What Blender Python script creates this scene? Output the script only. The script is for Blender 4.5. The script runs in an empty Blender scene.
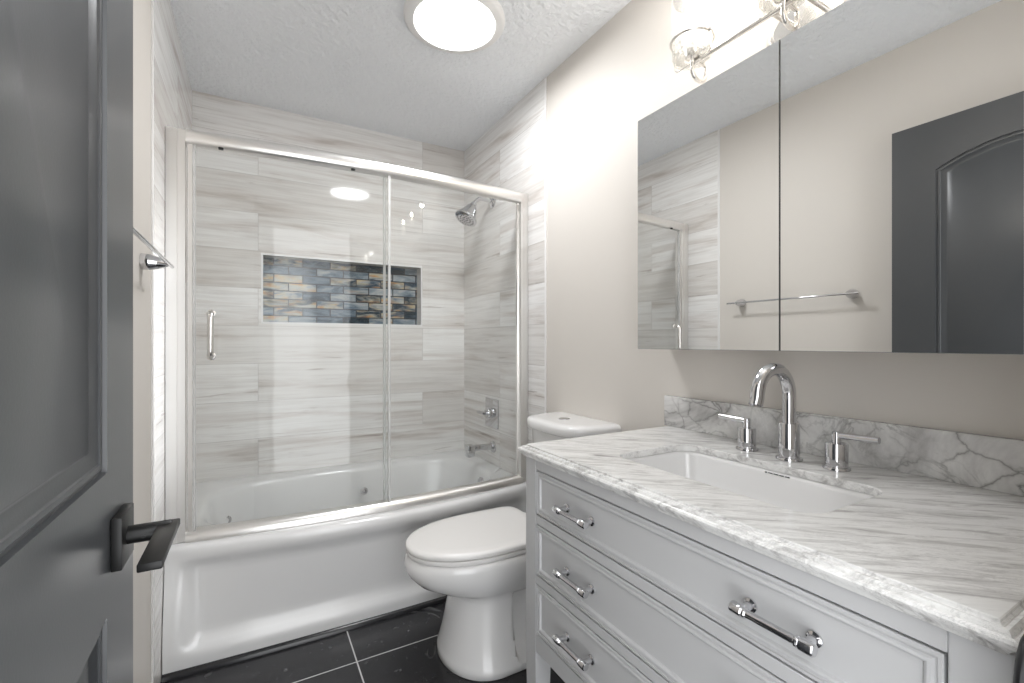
import bpy, bmesh, math, random
from mathutils import Vector, Matrix
random.seed(7)
PI = math.pi
SC = bpy.context.scene
COL = SC.collection

# ------------------------------------------------------------------ camera
F_PX, YAW, EYE = 457.0, math.radians(29.5), 1.15
cam_d = bpy.data.cameras.new('camera')
cam_d.sensor_fit = 'HORIZONTAL'
cam_d.sensor_width = 36.0
cam_d.lens = F_PX / 1024.0 * 36.0
cam_d.shift_y = 1.5 / 1024.0
cam_d.clip_start = 0.01
cam = bpy.data.objects.new('camera', cam_d)
COL.objects.link(cam)
cam.location = (0, 0, EYE)
cam.rotation_euler = (PI / 2, 0, -YAW)
SC.camera = cam

# ------------------------------------------------------------------ world, exposure, lamps
world = bpy.data.worlds.new('doorway_fill')  # plain ambient fill added to brighten the room through the doorway
SC.world = world
world.use_nodes = True
world.node_tree.nodes['Background'].inputs[0].default_value = (0.97, 0.985, 1.0, 1)
world.node_tree.nodes['Background'].inputs[1].default_value = 0.98
SC.view_settings.view_transform = 'Standard'
SC.view_settings.look = 'None'
SC.view_settings.gamma = 1.0
SC.view_settings.use_curve_mapping = False
SC.view_settings.exposure = 2.0
SC.cycles.use_denoising = True
SC.cycles.max_bounces = 14
SC.cycles.transparent_max_bounces = 24
SC.cycles.caustics_reflective = False
SC.cycles.caustics_refractive = False
SC.cycles.sample_clamp_indirect = 6.0

CEIL = 2.443          # ceiling height
XR, XL, YB = 1.237, -0.273, 2.841    # tile faces: right, left, back
LIGHT_C = (0.70, 1.70)


def lamp(name, kind, loc, power, color, size=0.1, rot=(0, 0, 0)):
    d = bpy.data.lights.new(name, kind)
    d.energy = power
    d.color = color
    if kind == 'AREA':
        d.shape = 'DISK'
        d.size = size
    else:
        d.shadow_soft_size = size
    o = bpy.data.objects.new(name, d)
    COL.objects.link(o)
    o.location = loc
    o.rotation_euler = rot
    return o


lamp('ceiling_lamp', 'AREA', (LIGHT_C[0], LIGHT_C[1], CEIL - 0.052), 3.2, (0.975, 0.985, 1.0), 0.30)
LIGHT_Y = (0.900, 0.637, 0.374)
LIGHT_X, LIGHT_Z = 1.112, 1.975
for ly in LIGHT_Y:
    lamp('vanity_lamp', 'POINT', (LIGHT_X, ly, LIGHT_Z + 0.15), 0.8, (1.0, 0.965, 0.92), 0.016)

# ------------------------------------------------------------------ node helpers
def new_mat(name):
    m = bpy.data.materials.new(name)
    m.use_nodes = True
    nt = m.node_tree
    return m, nt, nt.nodes['Principled BSDF']


def simple(name, col, rough=0.5, metal=0.0, spec=0.5, coat=0.0, bump=None, **kw):
    m, nt, b = new_mat(name)
    b.inputs['Base Color'].default_value = (*col, 1)
    b.inputs['Roughness'].default_value = rough
    b.inputs['Metallic'].default_value = metal
    b.inputs['Specular IOR Level'].default_value = spec
    b.inputs['Coat Weight'].default_value = coat
    b.inputs['Coat Roughness'].default_value = 0.05
    if bump:
        sc, st, dist = bump
        n = N(nt, 'ShaderNodeTexNoise', Scale=sc, Detail=3.0, Roughness=0.55)
        tc = nt.nodes.new('ShaderNodeTexCoord')
        nt.links.new(tc.outputs['Object'], n.inputs['Vector'])
        bp = nt.nodes.new('ShaderNodeBump')
        bp.inputs['Strength'].default_value = st
        bp.inputs['Distance'].default_value = dist
        nt.links.new(n.outputs['Fac'], bp.inputs['Height'])
        nt.links.new(bp.outputs['Normal'], b.inputs['Normal'])
    return m


def N(nt, typ, **inp):
    n = nt.nodes.new(typ)
    for k, v in inp.items():
        n.inputs[k].default_value = v
    return n


def M_(nt, op, a, b=None):
    n = nt.nodes.new('ShaderNodeMath')
    n.operation = op
    for i, v in enumerate((a, b)):
        if v is None:
            continue
        if isinstance(v, (int, float)):
            n.inputs[i].default_value = v
        else:
            nt.links.new(v, n.inputs[i])
    return n.outputs[0]


def ramp(nt, fac, stops, interp='LINEAR'):
    r = nt.nodes.new('ShaderNodeValToRGB')
    r.color_ramp.interpolation = interp
    els = r.color_ramp.elements
    while len(els) < len(stops):
        els.new(0.5)
    for e, (p, c) in zip(els, stops):
        e.position = p
        e.color = (*c, 1) if len(c) == 3 else c
    nt.links.new(fac, r.inputs['Fac'])
    return r.outputs['Color']


def mixc(nt, fac, a, b, mode='MIX'):
    n = nt.nodes.new('ShaderNodeMix')
    n.data_type = 'RGBA'
    n.blend_type = mode
    for sock, v in ((n.inputs[0], fac), (n.inputs[6], a), (n.inputs[7], b)):
        if isinstance(v, (int, float)):
            sock.default_value = v
        elif isinstance(v, tuple):
            sock.default_value = (*v, 1)
        else:
            nt.links.new(v, sock)
    return n.outputs[2]


def xyz(nt):
    tc = nt.nodes.new('ShaderNodeTexCoord')
    s = nt.nodes.new('ShaderNodeSeparateXYZ')
    nt.links.new(tc.outputs['Object'], s.inputs[0])
    return s.outputs


def comb(nt, x, y, z=0.0):
    c = nt.nodes.new('ShaderNodeCombineXYZ')
    for i, v in enumerate((x, y, z)):
        if isinstance(v, (int, float)):
            c.inputs[i].default_value = v
        else:
            nt.links.new(v, c.inputs[i])
    return c.outputs[0]


def brick(nt, vec, w, h, off, mortar):
    b = nt.nodes.new('ShaderNodeTexBrick')
    b.offset = off
    b.offset_frequency = 2
    b.squash = 1.0
    for k, v in (('Scale', 1.0), ('Mortar Size', mortar), ('Mortar Smooth', 0.1), ('Bias', 0.0),
                 ('Brick Width', w), ('Row Height', h)):
        b.inputs[k].default_value = v
    b.inputs['Color1'].default_value = (0, 0, 0, 1)
    b.inputs['Color2'].default_value = (1, 1, 1, 1)
    b.inputs['Mortar'].default_value = (0.5, 0.5, 0.5, 1)
    nt.links.new(vec, b.inputs['Vector'])
    rgb = nt.nodes.new('ShaderNodeSeparateColor')
    nt.links.new(b.outputs['Color'], rgb.inputs[0])
    return rgb.outputs[0], b.outputs['Fac']


def noise(nt, vec, scale, detail=4.0, rough=0.55, dist=0.0):
    n = N(nt, 'ShaderNodeTexNoise', Scale=scale, Detail=detail, Roughness=rough, Distortion=dist)
    nt.links.new(vec, n.inputs['Vector'])
    return n.outputs['Fac']


def plank_tile(name, axis, x0, off):
    """polished stone-look plank tiles 1.22 x 0.204 m with grey-brown horizontal streaks"""
    m, nt, b = new_mat(name)
    o = xyz(nt)
    u = M_(nt, 'SUBTRACT', o[axis], x0)
    v = M_(nt, 'ADD', o[2], -0.427 + 2.04)
    rnd, fac = brick(nt, comb(nt, u, v), 1.22, 0.204, off, 0.0011)
    ro = M_(nt, 'MULTIPLY', rnd, 31.7)
    p1 = comb(nt, M_(nt, 'ADD', M_(nt, 'MULTIPLY', u, 1.3), ro), M_(nt, 'ADD', M_(nt, 'MULTIPLY', v, 15.0), ro), ro)
    p2 = comb(nt, M_(nt, 'ADD', M_(nt, 'MULTIPLY', u, 2.6), ro), M_(nt, 'MULTIPLY', v, 60.0), ro)
    p3 = comb(nt, M_(nt, 'ADD', M_(nt, 'MULTIPLY', u, 1.6), ro), M_(nt, 'ADD', M_(nt, 'MULTIPLY', v, 30.0), ro), ro)
    n1 = noise(nt, p1, 1.0, 5.0, 0.6, 0.5)
    n2 = noise(nt, p2, 1.0, 4.0, 0.6, 0.2)
    n3 = noise(nt, p3, 1.0, 8.0, 0.70, 0.7)
    base = ramp(nt, n1, [(0.26, (0.56, 0.515, 0.475)), (0.38, (0.74, 0.71, 0.685)), (0.50, (0.85, 0.84, 0.825)), (0.8, (0.90, 0.895, 0.885))])
    fine = ramp(nt, n2, [(0.30, (0.83, 0.82, 0.81)), (0.55, (1, 1, 1))])
    c = mixc(nt, 0.8, base, fine, 'MULTIPLY')
    vein = ramp(nt, n3, [(0.27, (0.42, 0.38, 0.35)), (0.34, (0.70, 0.67, 0.65)), (0.39, (1, 1, 1))])
    c = mixc(nt, 0.85, c, vein, 'MULTIPLY')
    # each plank its own tone
    tone = ramp(nt, rnd, [(0.0, (0.86, 0.84, 0.82)), (0.45, (1.0, 0.995, 0.99)), (1.0, (1.03, 1.03, 1.03))])
    c = mixc(nt, 1.0, c, tone, 'MULTIPLY')
    c = mixc(nt, fac, c, (0.55, 0.53, 0.51))
    nt.links.new(c, b.inputs['Base Color'])
    b.inputs['Roughness'].default_value = 0.07
    b.inputs['Specular IOR Level'].default_value = 0.22
    return m


def mosaic_mat():
    m, nt, b = new_mat('iridescent_glass_mosaic')
    o = xyz(nt)
    u = M_(nt, 'ADD', o[0], 5.0)
    v = M_(nt, 'ADD', o[2], 0.0 - 1.262 + 0.475)
    rnd, fac = brick(nt, comb(nt, u, v), 0.150, 0.0472, 0.5, 0.0030)
    wn = nt.nodes.new('ShaderNodeTexWhiteNoise')
    wn.noise_dimensions = '1D'
    nt.links.new(M_(nt, 'MULTIPLY', rnd, 913.0), wn.inputs['W'])
    sep = nt.nodes.new('ShaderNodeSeparateColor')
    nt.links.new(wn.outputs['Color'], sep.inputs[0])
    r1, r2, r3 = sep.outputs[0], sep.outputs[1], sep.outputs[2]
    ro = M_(nt, 'MULTIPLY', rnd, 77.0)
    p = comb(nt, M_(nt, 'ADD', M_(nt, 'MULTIPLY', u, 8.0), ro), M_(nt, 'ADD', M_(nt, 'MULTIPLY', v, 26.0), ro), ro)
    n1 = noise(nt, p, 1.0, 2.5, 0.55, 0.7)
    n2 = noise(nt, comb(nt, M_(nt, 'ADD', M_(nt, 'MULTIPLY', u, 11.0), ro), M_(nt, 'MULTIPLY', v, 40.0), r2), 1.0, 2.0, 0.5, 0.4)
    t = M_(nt, 'ADD', M_(nt, 'MULTIPLY', r1, 0.75), M_(nt, 'MULTIPLY', M_(nt, 'SUBTRACT', n1, 0.5), 1.6))
    blue = ramp(nt, t, [(0.0, (0.010, 0.024, 0.036)), (0.18, (0.035, 0.062, 0.09)), (0.42, (0.11, 0.155, 0.20)), (0.68, (0.26, 0.30, 0.33)), (1.0, (0.46, 0.465, 0.45))])
    gold = ramp(nt, n2, [(0.40, (0.46, 0.45, 0.40)), (0.52, (0.50, 0.41, 0.25)), (0.66, (0.48, 0.22, 0.05))])
    g1 = M_(nt, 'MULTIPLY', ramp(nt, n1, [(0.40, (0, 0, 0)), (0.64, (0.9, 0.9, 0.9))]), ramp(nt, r3, [(0.48, (0, 0, 0)), (0.62, (1, 1, 1))]))
    c = mixc(nt, g1, blue, gold)
    c = mixc(nt, fac, c, (0.022, 0.025, 0.032))
    nt.links.new(c, b.inputs['Base Color'])
    b.inputs['Roughness'].default_value = 0.08
    b.inputs['Coat Weight'].default_value = 0.15
    bp = nt.nodes.new('ShaderNodeBump')
    bp.inputs['Strength'].default_value = 0.5
    bp.inputs['Distance'].default_value = 0.002
    bp.invert = True
    nt.links.new(fac, bp.inputs['Height'])
    nt.links.new(bp.outputs['Normal'], b.inputs['Normal'])
    return m


def floor_mat():
    m, nt, b = new_mat('black_marble_floor_tile')
    o = xyz(nt)
    u = M_(nt, 'ADD', o[0], 0.61 * 4 - 0.325)
    v = M_(nt, 'ADD', o[1], 0.61 * 6 - 1.71)
    rnd, fac = brick(nt, comb(nt, u, v), 0.61, 0.61, 0.0, 0.0026)
    ro = M_(nt, 'MULTIPLY', rnd, 19.0)
    pos = comb(nt, M_(nt, 'ADD', u, ro), v, ro)
    n1 = noise(nt, pos, 2.0, 4.0, 0.5, 0.6)
    vein = M_(nt, 'ABSOLUTE', M_(nt, 'SUBTRACT', n1, 0.5))
    vm = ramp(nt, vein, [(0.0, (1, 1, 1)), (0.003, (0.35, 0.35, 0.35)), (0.007, (0, 0, 0))])
    n2 = noise(nt, pos, 6.0, 3.0, 0.5)
    vm2 = M_(nt, 'MULTIPLY', vm, ramp(nt, n2, [(0.56, (0, 0, 0)), (0.70, (1, 1, 1))]))
    n3 = noise(nt, pos, 45.0, 3.0, 0.6)
    base = ramp(nt, n3, [(0.35, (0.013, 0.013, 0.015)), (0.66, (0.024, 0.024, 0.027)), (0.76, (0.12, 0.12, 0.125))])
    c = mixc(nt, vm2, base, (0.20, 0.20, 0.20))
    c = mixc(nt, fac, c, (0.50, 0.50, 0.50))
    nt.links.new(c, b.inputs['Base Color'])
    b.inputs['Roughness'].default_value = 0.22
    return m


def marble_mat(name, streak, rot, dark=1.0):
    m, nt, b = new_mat(name)
    tc = nt.nodes.new('ShaderNodeTexCoord')
    mp = nt.nodes.new('ShaderNodeMapping')
    mp.vector_type = 'TEXTURE'
    mp.inputs['Rotation'].default_value = rot
    nt.links.new(tc.outputs['Object'], mp.inputs['Vector'])
    st = nt.nodes.new('ShaderNodeMapping')
    st.inputs['Scale'].default_value = streak
    nt.links.new(mp.outputs[0], st.inputs['Vector'])
    v = st.outputs[0]
    n1 = noise(nt, v, 2.2, 8.0, 0.66, 0.8)
    n2 = noise(nt, v, 5.5, 6.0, 0.62, 1.6)
    n3 = noise(nt, v, 1.3, 4.0, 0.5, 0.4)
    c = ramp(nt, n1, [(0.30, (0.36, 0.35, 0.34)), (0.41, (0.62, 0.61, 0.60)), (0.52, (0.82, 0.815, 0.80)), (0.75, (0.90, 0.895, 0.885))])
    vein = M_(nt, 'ABSOLUTE', M_(nt, 'SUBTRACT', n2, 0.5))
    vm = ramp(nt, vein, [(0.0, (1, 1, 1)), (0.012, (0.55, 0.55, 0.55)), (0.04, (0, 0, 0))])
    vm = M_(nt, 'MULTIPLY', vm, ramp(nt, n3, [(0.40, (0, 0, 0)), (0.55, (1, 1, 1))]))
    c = mixc(nt, M_(nt, 'MULTIPLY', vm, min(1.0, 0.75 * dark)), c, (0.24, 0.235, 0.23) if dark < 1 else (0.13, 0.125, 0.12))
    if dark > 1:
        wv = nt.nodes.new('ShaderNodeTexVoronoi')
        wv.feature = 'DISTANCE_TO_EDGE'
        wv.inputs['Scale'].default_value = 1.0
        wob = N(nt, 'ShaderNodeTexNoise', Scale=9.0, Detail=5.0, Roughness=0.6)
        nt.links.new(mp.outputs[0], wob.inputs['Vector'])
        ad = nt.nodes.new('ShaderNodeVectorMath')
        ad.operation = 'MULTIPLY_ADD'
        nt.links.new(mp.outputs[0], ad.inputs[0])
        ad.inputs[1].default_value = (12.0, 13.0, 16.0)
        nt.links.new(wob.outputs['Color'], ad.inputs[2])
        nt.links.new(ad.outputs[0], wv.inputs['Vector'])
        ln = ramp(nt, wv.outputs['Distance'], [(0.0, (1, 1, 1)), (0.012, (0.6, 0.6, 0.6)), (0.05, (0.12, 0.12, 0.12)), (0.12, (0, 0, 0))])
        msk = ramp(nt, noise(nt, mp.outputs[0], 7.0, 3.0, 0.5), [(0.40, (0, 0, 0)), (0.56, (1, 1, 1))])
        c = mixc(nt, M_(nt, 'MULTIPLY', M_(nt, 'MULTIPLY', ln, msk), 0.75), c, (0.13, 0.125, 0.12))
    nt.links.new(c, b.inputs['Base Color'])
    b.inputs['Roughness'].default_value = 0.14
    return m


def thin_glass(name, tint=(0.97, 0.985, 0.98), ior=1.5, rough=0.0, bump=None, haze=0.0):
    m = bpy.data.materials.new(name)
    m.use_nodes = True
    nt = m.node_tree
    nt.nodes.clear()
    out = nt.nodes.new('ShaderNodeOutputMaterial')
    tr = nt.nodes.new('ShaderNodeBsdfTransparent')
    tr.inputs[0].default_value = (*tint, 1)
    gl = nt.nodes.new('ShaderNodeBsdfGlossy')
    gl.inputs['Roughness'].default_value = rough
    fr = nt.nodes.new('ShaderNodeFresnel')
    # the pane refracts nothing, so its inner faces use the same outside-in reflectance
    geo = nt.nodes.new('ShaderNodeNewGeometry')
    nt.links.new(M_(nt, 'ADD', M_(nt, 'MULTIPLY', geo.outputs['Backfacing'], 1.0 / ior - ior), ior), fr.inputs['IOR'])
    mix = nt.nodes.new('ShaderNodeMixShader')
    nt.links.new(fr.outputs[0], mix.inputs[0])
    nt.links.new(tr.outputs[0], mix.inputs[1])
    nt.links.new(gl.outputs[0], mix.inputs[2])
    last = mix.outputs[0]
    if haze:
        df = nt.nodes.new('ShaderNodeBsdfDiffuse')
        df.inputs[0].default_value = (0.9, 0.9, 0.9, 1)
        m2 = nt.nodes.new('ShaderNodeMixShader')
        m2.inputs[0].default_value = haze
        nt.links.new(last, m2.inputs[1])
        nt.links.new(df.outputs[0], m2.inputs[2])
        last = m2.outputs[0]
    if bump:
        tc = nt.nodes.new('ShaderNodeTexCoord')
        n = noise(nt, tc.outputs['Object'], bump[0], 2.0, 0.5, 0.8)
        bp = nt.nodes.new('ShaderNodeBump')
        bp.inputs['Strength'].default_value = bump[1]
        bp.inputs['Distance'].default_value = bump[2]
        nt.links.new(n, bp.inputs['Height'])
        nt.links.new(bp.outputs['Normal'], gl.inputs['Normal'])
        nt.links.new(bp.outputs['Normal'], fr.inputs['Normal'])
    nt.links.new(last, out.inputs[0])
    return m


def emit(name, col, strength):
    m, nt, b = new_mat(name)
    b.inputs['Base Color'].default_value = (*col, 1)
    b.inputs['Emission Color'].default_value = (*col, 1)
    b.inputs['Emission Strength'].default_value = strength
    b.inputs['Roughness'].default_value = 0.4
    return m


WALLC = (0.69, 0.652, 0.606)
MT = dict(
    wall=simple('warm_white_wall_paint', WALLC, 0.55, bump=(180, 0.08, 0.002)),
    ceiling=simple('textured_white_ceiling', (0.88, 0.90, 0.925), 0.8, bump=(42, 0.75, 0.016)),
    trim=simple('white_trim_paint', (0.84, 0.835, 0.825), 0.35),
    tile_back=plank_tile('plank_tile_back', 0, 0.947, 0.758),
    tile_side=plank_tile('plank_tile_side', 1, 2.841, 0.42),
    tile_edge=simple('white_tile_edge_strip', (0.82, 0.81, 0.80), 0.3),
    mosaic=mosaic_mat(),
    floor=floor_mat(),
    black_trim=simple('black_marble_pencil_trim', (0.016, 0.016, 0.018), 0.2),
    door=simple('charcoal_door_paint', (0.047, 0.050, 0.054), 0.30, spec=0.6, bump=(260, 0.05, 0.0015)),
    black=simple('matte_black_metal', (0.007, 0.007, 0.007), 0.36, metal=0.0, spec=0.35),
    black_plastic=simple('black_plastic', (0.010, 0.010, 0.011), 0.5, spec=0.3),
    acrylic=simple('white_acrylic', (0.82, 0.82, 0.82), 0.2, coat=0.3),
    porcelain=simple('white_porcelain', (0.82, 0.815, 0.81), 0.10, coat=0.4),
    seat=simple('white_seat_plastic', (0.82, 0.805, 0.79), 0.22),
    chrome=simple('polished_chrome', (0.66, 0.66, 0.675), 0.06, metal=1.0),
    nickel=simple('brushed_nickel', (0.78, 0.76, 0.735), 0.24, metal=1.0),
    satin=simple('satin_aluminium', (0.86, 0.845, 0.825), 0.30, metal=1.0),
    lacquer=simple('light_grey_lacquer', (0.55, 0.552, 0.558), 0.35),
    inside=simple('dark_cabinet_inside', (0.06, 0.06, 0.06), 0.7),
    marble=marble_mat('honed_marble_top', (3.4, 22.0, 22.0), (0, 0, math.radians(-42)), 0.5),
    marble_splash=marble_mat('veined_marble_splash', (1.2, 1.3, 1.6), (math.radians(35), 0, 0), 1.01),
    mirror=simple('silvered_mirror', (0.88, 0.89, 0.89), 0.0, metal=1.0),
    mirror_edge=simple('mirror_polished_edge', (0.30, 0.31, 0.32), 0.15, metal=0.8),
    cabinet_white=simple('white_cabinet_laminate', (0.78, 0.77, 0.76), 0.4),
    glass=thin_glass('clear_shower_glass', (0.985, 0.992, 0.990), 1.36),
    shade=thin_glass('seeded_glass', (0.90, 0.90, 0.89), 1.45, 0.05, (60, 1.0, 0.06), 0.06),
    seal=thin_glass('clear_vinyl_seal', (0.90, 0.90, 0.89), 1.45, 0.15, None, 0.45),
    bulb=emit('lit_bulb', (1.0, 0.93, 0.82), 1.6),
    diffuser=emit('lit_diffuser', (1.0, 0.99, 0.975), 0.95),
    dark=simple('dark_mark', (0.02, 0.02, 0.02), 0.6),
)

# ------------------------------------------------------------------ object helpers
WL = {}


def tag(o, label, cat=None, group=None, kind=None):
    o['label'] = label
    if cat:
        o['category'] = cat
    if group:
        o['group'] = group
    if kind:
        o['kind'] = kind
    return o


def thing(name, loc, label, cat, group=None, kind=None):
    o = bpy.data.objects.new(name, None)
    o.empty_display_size = 0.05
    COL.objects.link(o)
    o.location = loc
    WL[o] = Vector(loc)
    return tag(o, label, cat, group, kind)


def build(name, bm, mat, parent=None, loc=None, smooth=38, label=None):
    """link bm (vertices in room coordinates) as ONE mesh object"""
    if loc is None:
        if parent is not None:
            loc = WL[parent]
        else:
            loc = Vector((0, 0, 0))
    loc = Vector(loc)
    bmesh.ops.remove_doubles(bm, verts=bm.verts, dist=1e-6)
    bmesh.ops.recalc_face_normals(bm, faces=bm.faces)
    lim = math.radians(smooth)
    for f in bm.faces:
        f.smooth = smooth > 0
    for e in bm.edges:
        if len(e.link_faces) == 2:
            e.smooth = e.calc_face_angle(0) < lim
    bmesh.ops.translate(bm, verts=bm.verts, vec=-loc)
    me = bpy.data.meshes.new(name)
    bm.to_mesh(me)
    bm.free()
    mats = mat if isinstance(mat, (list, tuple)) else [mat]
    for m in mats:
        me.materials.append(m)
    o = bpy.data.objects.new(name, me)
    COL.objects.link(o)
    if parent is not None:
        o.parent = parent
        o.location = loc - WL[parent]
    else:
        o.location = loc
    WL[o] = loc
    if label:
        o['label'] = label
    return o


def copy_part(o, parent, world):
    c = o.copy()
    COL.objects.link(c)
    c.parent = parent
    c.location = Vector(world) - WL[parent]
    WL[c] = Vector(world)
    return c


def BM():
    return bmesh.new()


def box(bm, x0, x1, y0, y1, z0, z1, bev=0.0, seg=2):
    r = bmesh.ops.create_cube(bm, size=1.0)
    vs = r['verts']
    for v in vs:
        v.co = Vector(((x0 + x1) / 2 + v.co.x * (x1 - x0), (y0 + y1) / 2 + v.co.y * (y1 - y0), (z0 + z1) / 2 + v.co.z * (z1 - z0)))
    if bev:
        es = list({e for v in vs for e in v.link_edges})
        bmesh.ops.bevel(bm, geom=es, offset=bev, segments=seg, profile=0.5, affect='EDGES')
    return bm


def rings(bm, loops, cap0=True, cap1=True, closed=True, mat=0):
    """skin a list of equal-length vertex loops"""
    vl = [[bm.verts.new(p) for p in lp] for lp in loops]
    n = len(vl[0])
    for a, b in zip(vl, vl[1:]):
        for i in range(n if closed else n - 1):
            j = (i + 1) % n
            f = bm.faces.new((a[i], a[j], b[j], b[i]))
            f.material_index = mat
    if cap0:
        bm.faces.new(list(reversed(vl[0])))
    if cap1:
        bm.faces.new(vl[-1])
    return vl


def frame(d):
    d = d.normalized()
    up = Vector((0, 0, 1)) if abs(d.z) < 0.9 else Vector((0, 1, 0))
    a = d.cross(up).normalized()
    return a, d.cross(a).normalized()


def lathe(bm, p0, d, prof, n=32, cap0=True, cap1=True):
    """prof: list of (distance along d, radius)"""
    p0, d = Vector(p0), Vector(d).normalized()
    a, b = frame(d)
    return rings(bm, [[p0 + d * t + (a * math.cos(2 * PI * k / n) + b * math.sin(2 * PI * k / n)) * max(r, 1e-5)
                       for k in range(n)] for t, r in prof], cap0, cap1)


def tube(bm, pts, r, n=14, cap=True):
    pts = [Vector(p) for p in pts]
    rr = r if isinstance(r, (list, tuple)) else [r] * len(pts)
    t0 = (pts[1] - pts[0]).normalized()
    a, b = frame(t0)
    loops = []
    for i, p in enumerate(pts):
        if i == 0:
            t = t0
        elif i == len(pts) - 1:
            t = (pts[i] - pts[i - 1]).normalized()
        else:
            t = ((pts[i] - pts[i - 1]).normalized() + (pts[i + 1] - pts[i]).normalized()).normalized()
        a = (a - t * a.dot(t)).normalized()
        b = t.cross(a).normalized()
        loops.append([p + (a * math.cos(2 * PI * k / n) + b * math.sin(2 * PI * k / n)) * rr[i] for k in range(n)])
    rings(bm, loops, cap, cap)
    return bm


def arc(c, r, a0, a1, n, u, v):
    c, u, v = Vector(c), Vector(u), Vector(v)
    return [c + u * (r * math.cos(a0 + (a1 - a0) * i / n)) + v * (r * math.sin(a0 + (a1 - a0) * i / n)) for i in range(n + 1)]


def torus(bm, c, R, r, ax, n=40, m=10):
    c, ax = Vector(c), Vector(ax).normalized()
    a, b = frame(ax)
    vs = [[bm.verts.new(c + (a * math.cos(2 * PI * i / n) + b * math.sin(2 * PI * i / n)) * (R + r * math.cos(2 * PI * k / m)) + ax * r * math.sin(2 * PI * k / m)) for k in range(m)] for i in range(n)]
    for i in range(n):
        for k in range(m):
            bm.faces.new((vs[i][k], vs[(i + 1) % n][k], vs[(i + 1) % n][(k + 1) % m], vs[i][(k + 1) % m]))
    return bm


def fill_loops(bm, loops, mat=0):
    """flat face with holes: loops are lists of BMVerts"""
    es = []
    for lp in loops:
        for i in range(len(lp)):
            a, b = lp[i], lp[(i + 1) % len(lp)]
            e = bm.edges.get((a, b)) or bm.edges.new((a, b))
            es.append(e)
    r = bmesh.ops.triangle_fill(bm, use_beauty=True, use_dissolve=False, edges=es)
    for f in r['geom']:
        if isinstance(f, bmesh.types.BMFace):
            f.material_index = mat


def rrect(x0, x1, y0, y1, r, z, n=6):
    pts = []
    for cx, cy, a0 in ((x1 - r, y1 - r, 0), (x0 + r, y1 - r, PI / 2), (x0 + r, y0 + r, PI), (x1 - r, y0 + r, 1.5 * PI)):
        for i in range(n + 1):
            a = a0 + PI / 2 * i / n
            pts.append(Vector((cx + r * math.cos(a), cy + r * math.sin(a), z)))
    return pts


def sgnpow(v, e):
    return math.copysign(abs(v) ** e, v)


def sstep(a, b, x):
    t = min(1, max(0, (x - a) / (b - a)))
    return t * t * (3 - 2 * t)


def S(o, label, cat):
    return tag(o, label, cat, kind='structure')


# ------------------------------------------------------------------ room shell
YF = 0.118            # room-side face of the entry wall
XPR, XPL = 1.241, -0.277   # painted wall faces
DX0, DX1 = -0.166, 0.590   # door opening

bm = box(BM(), XPL - 0.1, XPR + 0.1, -0.6, YB + 0.2, -0.06, 0.0)
S(build('floor', bm, MT['floor']), 'black marble tile floor with thin white veins and pale grout', 'floor')
bm = box(BM(), XPL - 0.1, XPR + 0.1, 0.0, YB + 0.2, CEIL, CEIL + 0.06)
S(build('ceiling', bm, MT['ceiling']), 'white ceiling with a knockdown texture', 'ceiling')
bm = box(BM(), XPL - 0.1, XPL, 0.0, YB + 0.2, 0, CEIL)
wl = S(build('wall_left', bm, MT['wall']), 'warm white painted wall behind the open dark door', 'wall')
bm = box(BM(), XPL, XL, 1.80, YB, 0, CEIL)
build('tile_cladding', bm, MT['tile_side'], wl, label='streaked grey plank tile beside the shower')
bm = box(BM(), XPL, XL + 0.0015, 1.786, 1.80, 0, CEIL, 0.001, 1)
build('tile_edge_strip', bm, MT['tile_edge'], wl)
bm = box(BM(), XPR, XPR + 0.1, 0.0, YB + 0.2, 0, CEIL)
wr = S(build('wall_right', bm, MT['wall']), 'warm white painted wall behind the vanity and toilet', 'wall')
bm = box(BM(), XR, XPR, 1.862, YB, 0, CEIL)
build('tile_cladding', bm, MT['tile_side'], wr, label='streaked grey plank tile above the tub faucet')
bm = box(BM(), XR - 0.002, XPR, 1.850, 1.862, 0, CEIL, 0.001, 1)
build('tile_edge_strip', bm, MT['tile_edge'], wr)

# back wall with the recessed niche
NX0, NX1, NZ0, NZ1, ND = 0.046, 0.934, 1.266, 1.632, 0.085
bm = BM()
outer = [bm.verts.new(p) for p in ((XPL - 0.0, YB, 0), (XPR, YB, 0), (XPR, YB, CEIL), (XPL, YB, CEIL))]
hole = [bm.verts.new(p) for p in ((NX0, YB, NZ0), (NX1, YB, NZ0), (NX1, YB, NZ1), (NX0, YB, NZ1))]
fill_loops(bm, [outer, hole])
deep = [bm.verts.new((v.co.x, YB + ND, v.co.z)) for v in hole]
for i in range(4):
    j = (i + 1) % 4
    bm.faces.new((hole[i], hole[j], deep[j], deep[i]))
obk = [bm.verts.new((v.co.x, YB + 0.15, v.co.z)) for v in outer]
for i in range(4):
    j = (i + 1) % 4
    bm.faces.new((outer[i], obk[i], obk[j], outer[j]))
bm.faces.new(obk)
bm.faces.new(deep)
wb = S(build('wall_back', bm, MT['tile_back'], smooth=0), 'streaked grey plank tile wall behind the bathtub', 'wall')
bm = box(BM(), NX0, NX1, YB + ND - 0.008, YB + ND - 0.0005, NZ0, NZ1)
build('niche_mosaic', bm, MT['mosaic'], wb, label='blue and gold glass brick mosaic in the shower niche')
bm = BM()
for f0, f1, y0, y1 in ((0.0, 0.010, YB - 0.0025, YB + 0.012),):
    o4 = [(NX0 - f1, NZ0 - f1), (NX1 + f1, NZ0 - f1), (NX1 + f1, NZ1 + f1), (NX0 - f1, NZ1 + f1)]
    i4 = [(NX0, NZ0), (NX1, NZ0), (NX1, NZ1), (NX0, NZ1)]
    lo = [[Vector((x, y, z)) for x, z in q] for q, y in ((o4, y1), (o4, y0), (i4, y0), (i4, y1))]
    rings(bm, lo, False, False)
build('niche_edge_strip', bm, MT['tile_edge'], wb)

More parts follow.
